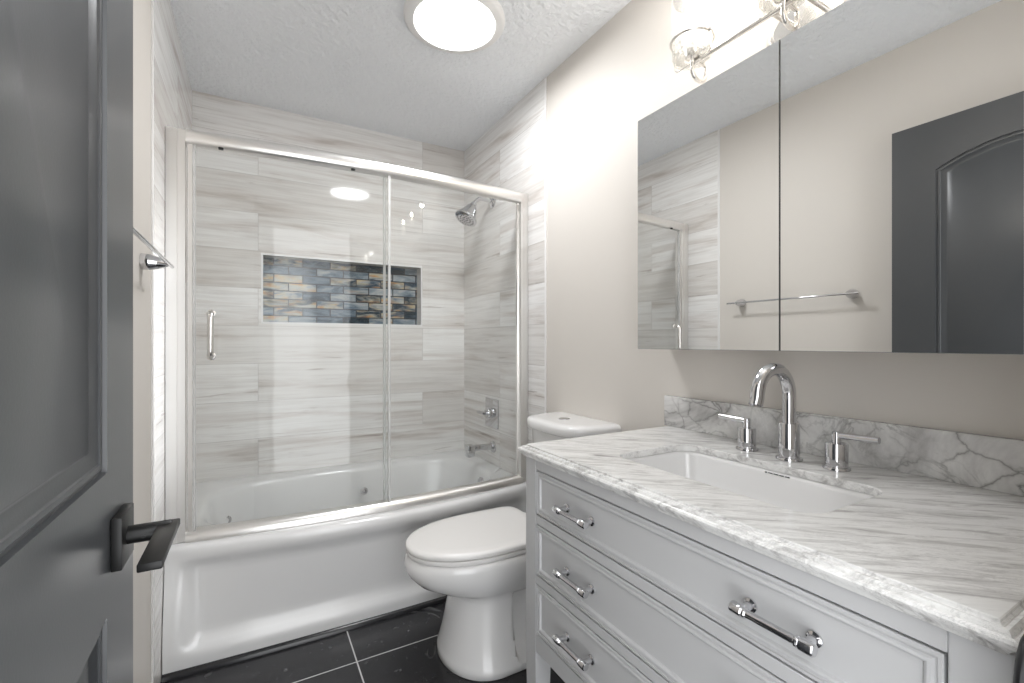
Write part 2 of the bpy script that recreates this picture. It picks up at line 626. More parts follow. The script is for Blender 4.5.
# entry wall with the doorway (camera stands in it)
bm = BM()
pts = [(XPL, 0), (DX0, 0), (DX0, 2.045), (DX1, 2.045), (DX1, 0), (XPR, 0), (XPR, CEIL), (XPL, CEIL)]
lp = [[Vector((x, y, z)) for x, z in pts] for y in (0.002, YF)]
rings(bm, lp, True, True)
S(build('wall_front', bm, MT['wall'], smooth=0), 'painted entry wall around the open doorway', 'wall')
# casing and jamb lining
bm = BM()
for y0, y1, e in ((YF + 0.0005, YF + 0.012, 0.055),):
    box(bm, DX1 + 0.006, DX1 + 0.006 + e, y0, y1, 0, 2.045 + e, 0.003)
    box(bm, DX0 - 0.006 - e, DX0 - 0.006, y0, y1, 0, 2.045 + e, 0.003)
    box(bm, DX0 - 0.006, DX1 + 0.006, y0, y1, 2.052, 2.045 + e, 0.003)
S(build('trim_1', bm, MT['trim']), 'white casing around the doorway', 'trim')
bm = box(BM(), XPL + 0.0005, XPL + 0.013, YF + 0.016, 1.784, 0.0, 0.09, 0.004)
S(build('baseboard_left', bm, MT['trim']), 'white baseboard at the foot of the left wall', 'baseboard')
bm = box(BM(), XPR - 0.013, XPR - 0.0005, 1.13, 1.848, 0.0, 0.09, 0.004)
S(build('baseboard_right', bm, MT['trim']), 'white baseboard behind the toilet', 'baseboard')

# ------------------------------------------------------------------ charcoal door
DFX = -0.159              # face seen by the camera
DY0, DY1, DZ0, DZ1 = 0.128, 0.887, 0.012, 2.030
PY0, PY1 = 0.268, 0.746   # panel openings
door = thing('door_1', (DFX, DY0, 0), 'charcoal grey open door with arched panel and black lever', 'door', kind='structure')


def panel_loop(ins, z0, z1, arch, n=20):
    y0, y1 = PY0 + ins, PY1 - ins
    pts = [(y0, z0 + ins), (y1, z0 + ins)]
    if arch:
        half = (PY1 - PY0) / 2
        R = (half * half + arch * arch) / (2 * arch)
        zc = z1 + arch - R
        r = R - ins
        yc = (PY0 + PY1) / 2
        a = math.asin(min(1, (y1 - yc) / r))
        for i in range(n + 1):
            t = a - 2 * a * i / n
            pts.append((yc + r * math.sin(t), zc + r * math.cos(t)))
    else:
        for i in range(n + 1):
            pts.append((y1 + (y0 - y1) * i / n, z1 - ins))
    return pts


PAN = ((0.988, 1.832, 0.066), (0.20, 0.806, 0.0))
bm = BM()
for side, x in ((1, DFX), (-1, DFX - 0.035)):
    out = [bm.verts.new((x, y, z)) for y, z in ((DY0, DZ0), (DY1, DZ0), (DY1, DZ1), (DY0, DZ1))]
    loops = [out]
    for z0, z1, ar in PAN:
        vl = rings(bm, [[Vector((x - side * dpt, y, z)) for y, z in panel_loop(ins, z0, z1, ar)]
                        for ins, dpt in ((0, 0), (0.001, 0.0055), (0.004, 0.006), (0.007, 0.0035), (0.013, 0.004), (0.0145, 0.006), (0.029, 0.011), (0.033, 0.0105), (0.035, 0.0095))], False, True)
        loops.append(vl[0])
    fill_loops(bm, loops)
    if side == 1:
        fr = out
    else:
        for i in range(4):
            j = (i + 1) % 4
            bm.faces.new((fr[i], fr[j], out[j], out[i]))
build('door_leaf', bm, MT['door'], door, smooth=30)
HY, HZ = 0.792, 0.891
bm = box(BM(), DFX + 0.0002, DFX + 0.012, HY - 0.034, HY + 0.034, HZ - 0.034, HZ + 0.034, 0.0015)
hd = build('door_handle', bm, MT['black'], door)
bm = BM()
lathe(bm, (DFX + 0.012, HY, HZ), (1, 0, 0), [(0, 0.0120), (0.046, 0.0120), (0.048, 0.0105)], 24)
lathe(bm, (DFX + 0.030, HY - 0.0118, HZ - 0.002), (0, -1, 0), [(0, 0.0022), (0.0006, 0.0022)], 10)
build('handle_neck', bm, MT['black'], hd)
bm = box(BM(), DFX + 0.044, DFX + 0.068, HY - 0.136, HY + 0.012, HZ - 0.001, HZ + 0.009, 0.0018)
build('lever', bm, MT['black'], hd)
for hz in (0.25, 1.02, 1.80):
    bm = BM()
    lathe(bm, (DFX + 0.004, DY0 - 0.002, hz), (0, 0, 1), [(0, 0.006), (0.09, 0.006)], 12)
    build('hinge', bm, MT['black'], door)


# strike on the opposite jamb
bm = BM()
lps = []
for i in range(15):
    t = i / 14
    w = (1 - abs(2 * t - 1) ** 3.2) ** 0.5
    lps.append([Vector((0.5955 - 0.043 * w * (0.15 + 0.85 * max(0, math.cos(a))) if True else 0, 0.123 + 0.0085 * math.sin(a) * (0.35 + 0.65 * w), 0.775 + 0.125 * t)) for a in [-PI / 2 + PI * k / 14 for k in range(15)]])
rings(bm, lps)
tag(build('strike_plate', bm, MT['black_plastic'], loc=(0.58, 0.122, 0.775)), 'black rounded strike plate on the door jamb beside the vanity corner', 'hardware')

# ------------------------------------------------------------------ bathtub
TX0, TX1 = XL + 0.002, XR - 0.002
TXC, THW = (TX0 + TX1) / 2, (TX1 - TX0) / 2
TYB, RIM = YB - 0.001, 0.432


def bow(x, ends, sag):
    t = (x - TXC) / THW
    return ends - sag * (1 - t * t)


tub = thing('bathtub', (TXC, 2.40, 0), 'white bow front bathtub with recessed apron under the glass doors', 'bathtub')
NA = 120
def basin(cx, cy, hx, hy, e, z, bowf=0.0):
    out = []
    for k in range(NA):
        a = 2 * PI * k / NA
        x = hx * sgnpow(math.cos(a), 2 / e)
        y = hy * sgnpow(math.sin(a), 2 / e)
        if y < 0:
            y -= bowf * (1 - (x / hx) ** 2) * min(1, -y / hy)
        out.append(Vector((cx + x, cy + y, z)))
    return out


def deck_outline(inset, z):
    # rectangle with a bowed front, sampled by the same angles as the basin
    out = []
    for k in range(NA):
        a = 2 * PI * k / NA
        c, s_ = math.cos(a), math.sin(a)
        hx, hyb, hyf = THW - inset * 0, (TYB - 2.42), 2.42 - 1.992
        m = max(abs(c), abs(s_))
        x = hx * c / m
        y = s_ / m
        X = TXC + max(-hx, min(hx, x))
        Y = 2.42 + (hyb * y if y > 0 else hyf * y)
        if y < -0.999:
            Y = bow(X, 1.992, 0.085) + inset
        elif y < 0:
            Y = 2.42 + (bow(X, 1.992, 0.085) + inset - 2.42) * (-y)
        out.append(Vector((X, Y, z)))
    return out


bm = BM()
B = [basin(0.47, 2.40, 0.50, 0.19, 3.0, 0.085), basin(0.47, 2.40, 0.545, 0.225, 3.2, 0.095), basin(0.475, 2.40, 0.58, 0.255, 3.3, 0.13, 0.005),
     basin(0.478, 2.405, 0.615, 0.285, 3.5, 0.24, 0.015), basin(0.48, 2.41, 0.645, 0.31, 3.7, 0.36, 0.03), basin(0.48, 2.412, 0.655, 0.32, 3.8, 0.405, 0.035),
     basin(0.48, 2.412, 0.665, 0.33, 3.8, 0.424, 0.036), basin(0.48, 2.412, 0.680, 0.343, 3.9, RIM, 0.036)]
D = [deck_outline(0.03, RIM), deck_outline(0.022, RIM)]
rings(bm, B + D, True, False)
# front skirt
NXG, prof = 72, []
zs = [RIM, RIM - 0.002, RIM - 0.008, RIM - 0.018, RIM - 0.032, RIM - 0.048, RIM - 0.062, RIM - 0.078, RIM - 0.095, 0.315, 0.29, 0.26, 0.22, 0.18, 0.14, 0.12, 0.10, 0.085, 0.07, 0.055, 0.04, 0.02, 0.0]


def skirt_y(x, z):
    top = bow(x, 1.992, 0.085)
    base = bow(x, 1.945, 0.018)
    f = sstep(0.02, RIM - 0.03, z) ** 1.5
    y = base + (top - base) * (f if z < RIM - 0.03 else 1)
    # rounded top edge
    if z > RIM - 0.02:
        t = (z - (RIM - 0.02)) / 0.02
        y += 0.022 * (1 - math.sqrt(max(0, 1 - t * t)))
    # recessed apron panel
    e = THW - abs(x - TXC)
    mx = sstep(0.035, 0.10, e)
    mz = sstep(0.055, 0.115, z) * (1 - sstep(RIM - 0.095, RIM - 0.045, z))
    return y + 0.030 * mx * mz


xs = []
for i in range(NXG + 1):
    t = i / NXG
    t = 0.5 - 0.5 * math.cos(PI * t) if False else t
    xs.append(TX0 + (TX1 - TX0) * t)
grid = [[bm.verts.new((x, skirt_y(x, z), z)) for x in xs] for z in zs]
for r0, r1 in zip(grid, grid[1:]):
    for i in range(NXG):
        bm.faces.new((r0[i], r0[i + 1], r1[i + 1], r1[i]))
# fill between deck ring and skirt top is continuous: close sides/back
build('tub_shell', bm, MT['acrylic'], tub, smooth=60)
bm = BM()
lathe(bm, (1.128, 2.345, 0.352), (-1, 0, 0.12), [(0, 0.036), (0.006, 0.036), (0.012, 0.030), (0.013, 0.012), (0.020, 0.011), (0.022, 0.006)], 28)
build('overflow_plate', bm, MT['chrome'], tub)
for jx, jy, jz, nx in ((-0.115, 2.615, 0.29, 0.35), (0.545, 2.672, 0.31, 0.0)):
    bm = BM()
    d = Vector((nx, -1, 0.25)).normalized()
    lathe(bm, (jx, jy, jz), d, [(0, 0.020), (0.012, 0.020), (0.016, 0.014), (0.010, 0.010)], 20)
    torus(bm, Vector((jx, jy, jz)) + d * 0.014, 0.012, 0.004, d, 16, 6)
    build('water_jet', bm, MT['chrome'], tub)
# black pencil trim along the foot of the tub
bm = BM()
lo = []
for i in range(41):
    x = TX0 + (TX1 - TX0) * i / 40
    y = skirt_y(x, 0.0) - 0.0005
    lo.append([Vector((x, y, 0))] + [Vector((x, y - 0.016 * math.sin(a), 0.018 * math.cos(a))) for a in (0, 0.3, 0.6, 0.9, 1.2, PI / 2)])
rings(bm, lo)
S(build('trim_2', bm, MT['black_trim']), 'black rounded pencil trim along the foot of the bathtub', 'trim')

# ------------------------------------------------------------------ glass shower doors
GE, GS = 2.040, 0.052
TRK, HDR0, HDR1 = RIM + 0.036, 1.868, 1.926
sh = thing('shower_door', (TXC, 2.0, RIM), 'frameless look sliding glass shower doors with satin curved rails on the bathtub', 'shower door')


def sweep_bow(bm, prof, x0, x1, ends=GE, sag=GS, n=48):
    lo = []
    for i in range(n + 1):
        x = x0 + (x1 - x0) * i / n
        y = bow(x, ends, sag)
        lo.append([Vector((x, y + dy, z)) for dy, z in prof])
    rings(bm, lo)
    return bm


JX0, JX1 = XL + 0.062, XR - 0.048
hz, hh = (HDR0 + HDR1) / 2, (HDR1 - HDR0) / 2
prof = [(0.026 * sgnpow(math.cos(a), 0.8), hz + hh * sgnpow(math.sin(a), 0.8)) for a in [2 * PI * k / 28 for k in range(28)]]
build('header_rail', sweep_bow(BM(), prof, XL + 0.060, XR - 0.044), MT['satin'], sh)
zt = RIM + 0.0005
prof = [(-0.030, zt), (-0.031, zt + 0.006), (-0.027, zt + 0.022), (-0.016, zt + 0.033), (0.0, zt + 0.036), (0.018, zt + 0.036), (0.026, zt + 0.030), (0.027, zt)]
build('bottom_track', sweep_bow(BM(), prof, XL + 0.060, XR - 0.032), MT['satin'], sh)
for sx, xa in ((1, XL + 0.0005), (-1, XR - 0.0005)):
    bm = BM()
    w = 0.059 if sx > 0 else 0.044
    pr = [(0, 2.068), (0, 2.0175), (0.015, 2.016), (0.56, 2.016), (0.575, 2.018), (0.59, 2.018), (0.605, 2.016), (0.985, 2.016), (1, 2.0175), (1, 2.068)]
    lo = [[Vector((xa + sx * w * t, y, z)) for t, y in pr] for z in (RIM + 0.0005, HDR1 - 0.006)]
    rings(bm, lo)
    build('wall_jamb', bm, MT['satin'], sh, smooth=25)


def glass_panel(xa, xb, dy):
    lo = []
    n = 24
    for i in range(n + 1):
        x = xa + (xb - xa) * i / n
        y = bow(x, GE, GS) + dy
        lo.append([Vector((x, y - 0.003, TRK - 0.006)), Vector((x, y + 0.003, TRK - 0.006)), Vector((x, y + 0.003, HDR0 + 0.02)), Vector((x, y - 0.003, HDR0 + 0.02))])
    bm = BM()
    rings(bm, lo)
    return build('glass_panel', bm, MT['glass'], sh, smooth=30)


def vstrip(xa, xb, dy, name, mat, parent, th=0.005):
    bm = BM()
    ya, yb = bow(xa, GE, GS) + dy, bow(xb, GE, GS) + dy
    lo = [[Vector((xa, ya - th, z)), Vector((xb, yb - th, z)), Vector((xb, yb + th, z)), Vector((xa, ya + th, z))] for z in (TRK - 0.004, HDR0 + 0.01)]
    rings(bm, lo)
    return build(name, bm, mat, parent, smooth=0)


g1 = glass_panel(XL + 0.090, 0.512, -0.010)
g2 = glass_panel(0.494, JX1 + 0.001, 0.012)
vstrip(XL + 0.066, XL + 0.079, -0.010, 'edge_strip', MT['satin'], g1)
vstrip(XL + 0.081, XL + 0.090, -0.010, 'edge_seal', MT['seal'], g1)
vstrip(0.505, 0.515, -0.010, 'edge_seal', MT['seal'], g1)
vstrip(0.490, 0.500, 0.012, 'edge_seal', MT['seal'], g2)
vstrip(JX1 - 0.004, JX1 + 0.004, 0.012, 'edge_strip', MT['satin'], g2)
# pull handle on the sliding panel
hx = -0.135
hy = bow(hx, GE, GS) - 0.013
bm = BM()
r_ = 0.022
za, zb = 1.102, 1.258
path = [Vector((hx, hy, zb))] + [Vector((hx, hy - 0.042 + r_ - r_ * math.sin(a), zb - r_ + r_ * math.cos(a))) for a in [PI / 2 * i / 8 for i in range(9)]]
path += [Vector((hx, hy - 0.042 + r_ - r_ * math.cos(a), za + r_ - r_ * math.sin(a))) for a in [PI / 2 * i / 8 for i in range(9)]] + [Vector((hx, hy, za))]
tube(bm, path, 0.0100, 16)
for z in (za, zb):
    lathe(bm, (hx, hy, z), (0, -1, 0), [(0, 0.015), (0.005, 0.015), (0.007, 0.011)], 20)
build('pull_handle', bm, MT['nickel'], g1)
for px in (-0.105, 0.36):
    y = bow(px, GE, GS) - 0.018
    bm = box(BM(), px - 0.008, px + 0.008, y - 0.002, y + 0.010, HDR0 - 0.002, HDR0 + 0.006, 0.002)
    build('roller_guide', bm, MT['black'], sh)

# ------------------------------------------------------------------ shower fittings on the right tile wall
sy = 2.42
t = thing('overhead_shower', (XR, sy, 1.985), 'chrome bell shaped shower head on a short bent arm high on the tile', 'shower head')
bm = BM()
lathe(bm, (XR, sy, 1.990), (-1, 0, 0), [(0, 0.038), (0.004, 0.038), (0.012, 0.028), (0.018, 0.014)], 28)
build('flange', bm, MT['chrome'], t)
bm = BM()
apts = [Vector((XR - 0.005, sy, 1.990)), Vector((XR - 0.05, sy, 1.995))] + arc((XR - 0.07, sy, 1.945), 0.050, PI / 2, PI * 0.80, 8, (1, 0, 0), (0, 0, 1))
end = apts[-1]
dirn = (apts[-1] - apts[-2]).normalized()
apts.append(end + dirn * 0.02)
tube(bm, apts, 0.0115, 14)
build('shower_arm', bm, MT['chrome'], t)
bm = BM()
p0 = apts[-1] - dirn * 0.004
hd_ = Vector((-0.50, -0.10, -0.85)).normalized()
lathe(bm, p0, hd_, [(0, 0.010), (0.004, 0.018), (0.022, 0.020), (0.026, 0.026), (0.040, 0.034), (0.065, 0.043), (0.090, 0.054), (0.108, 0.066), (0.113, 0.068), (0.120, 0.065), (0.121, 0.058), (0.119, 0.0)], 36, True, False)
head = build('spray_head', bm, MT['chrome'], t)
bm = BM()
a_, b_ = frame(hd_)
for ring, cnt in ((0.014, 6), (0.031, 12), (0.049, 18)):
    for k in range(cnt):
        c = p0 + hd_ * 0.1195 + (a_ * math.cos(2 * PI * k / cnt) + b_ * math.sin(2 * PI * k / cnt)) * ring
        lathe(bm, c, hd_, [(0, 0.0045), (0.003, 0.003)], 8)
build('spray_nozzles', bm, MT['black_plastic'], head)

t = thing('shower_valve', (XR, 2.42, 0.735), 'chrome square shower valve plate with a side lever on the tile', 'valve')
bm = box(BM(), XR - 0.007, XR - 0.0002, 2.340, 2.505, 0.650, 0.820, 0.003)
build('valve_plate', bm, MT['chrome'], t)
bm = BM()
lathe(bm, (XR - 0.007, 2.42, 0.735), (-1, 0, 0), [(0, 0.030), (0.03, 0.030), (0.034, 0.027)], 28)
box(bm, XR - 0.062, XR - 0.034, 2.410, 2.430, 0.726, 0.744, 0.003)
box(bm, XR - 0.062, XR - 0.046, 2.410, 2.510, 0.727, 0.743, 0.003)
build('valve_lever', bm, MT['chrome'], t)

t = thing('tub_spout', (XR, 2.41, 0.535), 'chrome tub spout with a squared outlet block below the valve', 'spout')
bm = BM()
lathe(bm, (XR, 2.41, 0.535), (-1, 0, 0), [(0, 0.034), (0.006, 0.034), (0.010, 0.028)], 28)
build('flange', bm, MT['chrome'], t)
bm = BM()
box(bm, XR - 0.135, XR - 0.010, 2.391, 2.429, 0.524, 0.556, 0.006)
box(bm, XR - 0.175, XR - 0.130, 2.384, 2.436, 0.495, 0.562, 0.006)
build('spout_body', bm, MT['chrome'], t)

# ------------------------------------------------------------------ toilet
TY = 1.565
toi = thing('toilet', (0.85, TY, 0), 'white two piece toilet with closed lid between vanity and bathtub', 'toilet')
NT = 200


def egg(xf, xb, w, z, xc=0.76, ef=2.1, eb=4.0, dent=None):
    dense = []
    M = 720
    for k in range(M):
        a = 2 * PI * k / M
        c, s_ = math.cos(a), math.sin(a)
        if c < 0:
            dense.append((xc + (xc - xf) * sgnpow(c, 2 / ef), w * sgnpow(s_, 2 / ef)))
        else:
            dense.append((xc + (xb - xc) * sgnpow(c, 2 / eb), w * sgnpow(s_, 2 / eb)))
    # even spacing along the outline
    cum = [0.0]
    for p, q in zip(dense, dense[1:] + dense[:1]):
        cum.append(cum[-1] + math.hypot(q[0] - p[0], q[1] - p[1]))
    out, m = [], 0
    for k in range(NT):
        t = cum[-1] * k / NT
        while cum[m + 1] < t:
            m += 1
        f = (t - cum[m]) / max(1e-9, cum[m + 1] - cum[m])
        p, q = dense[m % M], dense[(m + 1) % M]
        x, y = p[0] + (q[0] - p[0]) * f, p[1] + (q[1] - p[1]) * f
        if dent:
            y *= 1 - dent * sstep(0.806, 0.824, x)
        out.append(Vector((x, TY + y, z)))
    return out


bm = BM()
R_ = [(0.0, 0.594, 1.13, 0.186, 0), (0.004, 0.590, 1.135, 0.190, 0), (0.026, 0.591, 1.135, 0.189, 0), (0.036, 0.594, 1.13, 0.184, 0.1), (0.050, 0.598, 1.125, 0.178, 0.40), (0.10, 0.610, 1.12, 0.164, 0.55), (0.16, 0.622, 1.12, 0.152, 0.55),
      (0.205, 0.632, 1.12, 0.144, 0.5), (0.232, 0.637, 1.12, 0.140, 0.30), (0.246, 0.637, 1.12, 0.141, 0.12), (0.258, 0.622, 1.12, 0.145, 0.0), (0.270, 0.588, 1.12, 0.154, 0), (0.285, 0.542, 1.12, 0.165, 0), (0.308, 0.499, 1.12, 0.177, 0), (0.335, 0.474, 1.12, 0.185, 0),
      (0.358, 0.463, 1.12, 0.189, 0), (0.378, 0.461, 1.12, 0.190, 0), (0.392, 0.466, 1.12, 0.188, 0), (0.400, 0.476, 1.11, 0.181, 0), (0.402, 0.49, 1.10, 0.172, 0)]
rings(bm, [egg(xf, xb, w, z, dent=d) for z, xf, xb, w, d in R_])
build('bowl', bm, MT['porcelain'], toi, smooth=50)
bm = BM()
rings(bm, [egg(xf, 0.975, w, z, eb=8.0) for z, xf, w in ((0.4035, 0.478, 0.176), (0.405, 0.471, 0.181), (0.412, 0.468, 0.183), (0.419, 0.470, 0.182), (0.421, 0.476, 0.177))])
build('seat', bm, MT['seat'], toi, smooth=50)
bm = BM()
rings(bm, [egg(xf, xb, w, z, eb=8.0) for z, xf, xb, w in ((0.4235, 0.474, 0.98, 0.178), (0.425, 0.467, 0.985, 0.183), (0.434, 0.465, 0.986, 0.184), (0.441, 0.470, 0.984, 0.181), (0.4445, 0.485, 0.975, 0.170), (0.4455, 0.52, 0.95, 0.14))])
build('lid', bm, MT['seat'], toi, smooth=50)
for y in (TY - 0.075, TY + 0.075):
    bm = BM()
    lathe(bm, (0.995, y - 0.022, 0.420), (0, 1, 0), [(0, 0.012), (0.002, 0.014), (0.042, 0.014), (0.044, 0.012)], 16)
    build('hinge', bm, MT['seat'], toi)


TKY = 1.547


def dshape(x0, hw, z, ins=0.0, e=3.2, n=40):
    xw = XPR - 0.002
    out = []
    for i in range(n + 1):
        a = -PI / 2 + PI * i / n
        out.append(Vector((xw - (xw - x0 - ins) * sgnpow(math.cos(a), 2 / e) if math.cos(a) > 1e-9 else xw, TKY + (hw - ins) * sgnpow(math.sin(a), 2 / e), z)))
    return out


bm = BM()
rings(bm, [dshape(1.045, 0.165, 0.395, 0.012), dshape(1.042, 0.168, 0.410), dshape(1.036, 0.190, 0.60), dshape(1.030, 0.198, 0.786), dshape(1.030, 0.198, 0.7885)])
build('tank', bm, MT['porcelain'], toi, smooth=50)
bm = BM()
rings(bm, [dshape(1.008, 0.216, 0.789, 0.010), dshape(1.008, 0.216, 0.793, 0.002), dshape(1.008, 0.216, 0.800), dshape(1.008, 0.216, 0.818), dshape(1.008, 0.216, 0.827, 0.005), dshape(1.008, 0.216, 0.832, 0.016), dshape(1.008, 0.216, 0.8335, 0.045)])
tl = build('tank_lid', bm, MT['porcelain'], toi, smooth=50)
bm = BM()
lathe(bm, (1.125, TKY, 0.8335), (0, 0, 1), [(0, 0.024), (0.003, 0.024), (0.004, 0.020), (0.0035, 0.0)], 28, True, False)
build('flush_button', bm, MT['chrome'], tl)

# slim black bin between toilet tank and tub
bm = BM()
lo = [rrect(1.125, 1.205, 1.795, 1.84, 0.012, z) for z in (0.0005, 0.004)]
lo = []
for z, i in ((0.0005, 0.004), (0.004, 0.001), (0.405, 0.0), (0.417, 0.003), (0.420, 0.008)):
    lo.append(rrect(1.118 + i, 1.212 - i, 1.775 + i, 1.845 - i, 0.010, z))
rings(bm, lo)
tag(build('waste_bin', bm, MT['black_plastic'], loc=(1.165, 1.81, 0)), 'slim black bin mostly hidden behind the toilet, beside the bathtub end', 'bin')

# ------------------------------------------------------------------ vanity cabinet
VX, VY0, VY1, VTOP = 0.660, 0.150, 1.088, 0.8375
VB = XPR - 0.016
van = thing('vanity_cabinet', (0.94, 0.62, 0), 'light grey vanity cabinet with three wide drawers under the marble top', 'cabinet')
PW = 0.050
for x0, x1 in ((VX, VX + PW), (VB - PW, VB)):
    for y0, y1 in ((VY0, VY0 + PW), (VY1 - PW, VY1)):
        bm = BM()
        cx, cy = (x0 + x1) / 2, (y0 + y1) / 2
        lo = []
        for z, h in ((0.0005, 0.019), (0.30, PW / 2), (VTOP, PW / 2)):
            lo.append([Vector((cx + a * h, cy + b * h, z)) for a, b in ((-1, -1), (1, -1), (1, 1), (-1, 1))])
        rings(bm, lo)
        bmesh.ops.bevel(bm, geom=[e for e in bm.edges if abs((e.verts[0].co - e.verts[1].co).normalized().z) > 0.9], offset=0.0015, segments=2, affect='EDGES')
        build('leg', bm, MT['lacquer'], van)
DRZ = ((0.692, 0.808), (0.530, 0.664), (0.372, 0.503))
FY0, FY1 = VY0 + PW + 0.0005, VY1 - PW - 0.0005
bm = BM()
fx0, fx1 = VX + 0.0005, VX + 0.020
for z0, z1 in ((0.8105, VTOP), (0.6665, 0.6895), (0.5055, 0.5275), (0.322, 0.3695)):
    box(bm, fx0, fx1, FY0, FY1, z0, z1, 0.0008, 1)
build('face_rail', bm, MT['lacquer'], van)
for y0, y1 in ((VY0 + 0.012, VY0 + 0.028), (VY1 - 0.028, VY1 - 0.012)):
    bm = box(BM(), VX + PW, VB - PW, y0, y1, 0.322, VTOP - 0.0005)
    build('side_panel', bm, MT['lacquer'], van)
bm = BM()
box(bm, VX + 0.024, VB - 0.012, FY0, FY1, 0.324, 0.340)
box(bm, VB - 0.012, VB - 0.004, FY0, FY1, 0.324, VTOP - 0.001)
build('carcass', bm, MT['inside'], van)


def rect_yz(x, y0, y1, z0, z1):
    return [Vector((x, y0, z0)), Vector((x, y1, z0)), Vector((x, y1, z1)), Vector((x, y0, z1))]


pull0 = None
for di, (z0, z1) in enumerate(DRZ):
    bm = BM()
    y0, y1 = FY0 + 0.003, FY1 - 0.003
    a, b = z0 + 0.001, z1 - 0.001
    P = [(0.0, 0.030), (0.0, 0.0015), (0.0015, 0.0), (0.005, 0.0), (0.006, 0.0025), (0.0085, 0.003), (0.011, 0.000), (0.0145, -0.0005), (0.017, 0.0008), (0.0185, 0.004), (0.0195, 0.0048), (0.021, 0.0048)]
    lo = [rect_yz(VX + d, y0 + i, y1 - i, a + i, b - i) for i, d in P]
    rings(bm, lo)
    dw = build('drawer', bm, MT['lacquer'], van, loc=(VX, (y0 + y1) / 2, (z0 + z1) / 2), smooth=30)
    for py in (0.855, 0.384):
        pl = Vector((VX + 0.0048, py, (z0 + z1) / 2 - 0.002))
        if pull0 is None:
            bm = BM()
            xo = VX - 0.023
            for s_ in (-1, 1):
                lathe(bm, (VX + 0.0048, py + s_ * 0.046, pl.z), (-1, 0, 0), [(0, 0.0105), (0.003, 0.0105), (0.005, 0.0065), (0.029, 0.0065)], 16)
                lathe(bm, (xo, py + s_ * 0.036, pl.z), (0, s_, 0), [(-0.002, 0.006), (0.0, 0.0082), (0.003, 0.0082), (0.004, 0.0070), (0.006, 0.0090), (0.022, 0.0090), (0.024, 0.0075)], 18)
            lathe(bm, (xo, py - 0.038, pl.z), (0, 1, 0), [(0, 0.0062), (0.076, 0.0062)], 14)
            pull0 = build('drawer_pull', bm, MT['chrome'], dw, loc=pl)
        else:
            copy_part(pull0, dw, pl)

# ------------------------------------------------------------------ countertop, backsplash, sink
CT = 0.870
CX0, CX1, CY0, CY1 = 0.642, XPR - 0.001, 0.142, 1.103
SX0, SX1, SY0, SY1 = 0.783, 1.054, 0.400, 0.874
bm = BM()
prof = [(0.0185, CT), (0.0176, CT - 0.001), (0.0174, CT - 0.0040), (0.0152, CT - 0.0064), (0.0130, CT - 0.0046), (0.0098, CT - 0.0050), (0.0080, CT - 0.0072), (0.0068, CT - 0.0110), (0.0046, CT - 0.0096), (0.0016, CT - 0.0112), (0.0, CT - 0.0145),
        (0.0010, CT - 0.0178), (0.0040, CT - 0.0215), (0.0080, CT - 0.0255), (0.0115, CT - 0.0315)]
lo = [[Vector((CX0 + d, CY0 + d, z)), Vector((CX1, CY0 + d, z)), Vector((CX1, CY1 - d, z)), Vector((CX0 + d, CY1 - d, z))] for d, z in prof]
vl = rings(bm, lo, False, False)
hl = rings(bm, [rrect(SX0, SX1, SY0, SY1, 0.045, CT), rrect(SX0 + 0.0015, SX1 - 0.0015, SY0 + 0.0015, SY1 - 0.0015, 0.044, CT - 0.002), rrect(SX0 + 0.0015, SX1 - 0.0015, SY0 + 0.0015, SY1 - 0.0015, 0.044, CT - 0.017),
                rrect(SX0 - 0.03, SX1 + 0.03, SY0 - 0.03, SY1 + 0.03, 0.06, CT - 0.017), rrect(SX0 - 0.03, SX1 + 0.03, SY0 - 0.03, SY1 + 0.03, 0.06, CT - 0.0315)], False, False)
fill_loops(bm, [vl[0], hl[0]])
fill_loops(bm, [vl[-1], hl[-1]])
tag(build('countertop', bm, MT['marble'], loc=(0.93, 0.62, 0.832), smooth=32), 'grey veined white marble vanity top with stepped edge', 'countertop')
bm = box(BM(), XPR - 0.022, XPR - 0.0005, CY0 + 0.002, CY1 - 0.002, CT + 0.0003, CT + 0.101, 0.0015)
tag(build('backsplash', bm, MT['marble_splash'], loc=(XPR - 0.01, 0.62, CT)), 'low marble backsplash strip with dark veins behind the faucet', 'backsplash')

snk = thing('sink', (0.918, 0.634, 0.72), 'white rectangular undermount sink set in the marble top', 'sink')
bm = BM()
zr = CT - 0.0175
L_ = [(-0.026, zr - 0.014, 0.06), (-0.026, zr, 0.06), (-0.002, zr, 0.046), (0.002, zr - 0.003, 0.044), (0.004, zr - 0.012, 0.044), (0.012, zr - 0.06, 0.05), (0.022, zr - 0.095, 0.055), (0.036, zr - 0.112, 0.06), (0.060, zr - 0.119, 0.06), (0.10, zr - 0.122, 0.025)]
inner = [rrect(SX0 + i, SX1 - i, SY0 + i, SY1 - i, min(r, (SX1 - SX0) / 2 - i - 0.001), z) for i, z, r in L_]
rings(bm, inner, False, True)
O_ = [(0.02, zr - 0.132, 0.05), (0.0, zr - 0.12, 0.05), (-0.012, zr - 0.07, 0.05), (-0.016, zr - 0.014, 0.055), (-0.026, zr - 0.014, 0.06)]
rings(bm, [rrect(SX0 + i, SX1 - i, SY0 + i, SY1 - i, r, z) for i, z, r in O_], True, False)
build('basin', bm, MT['porcelain'], snk, smooth=50)
bm = BM()
lathe(bm, (0.93, 0.634, zr - 0.1225), (0, 0, 1), [(0, 0.022), (0.002, 0.022), (0.003, 0.017), (0.0015, 0.010), (0.0015, 0.0)], 24, True, False)
build('drain', bm, MT['chrome'], snk)
bm = BM()
for k in range(9):  # added dark dashes standing for tiny unreadable marks, no real openings
    y = 0.634 - 0.046 + k * 0.0065
    box(bm, SX1 - 0.0045, SX1 - 0.0022, y, y + 0.0046 - 0.002 * (k % 2), zr - 0.0075, zr - 0.0052)
build('basin_marks', bm, MT['dark'], snk)

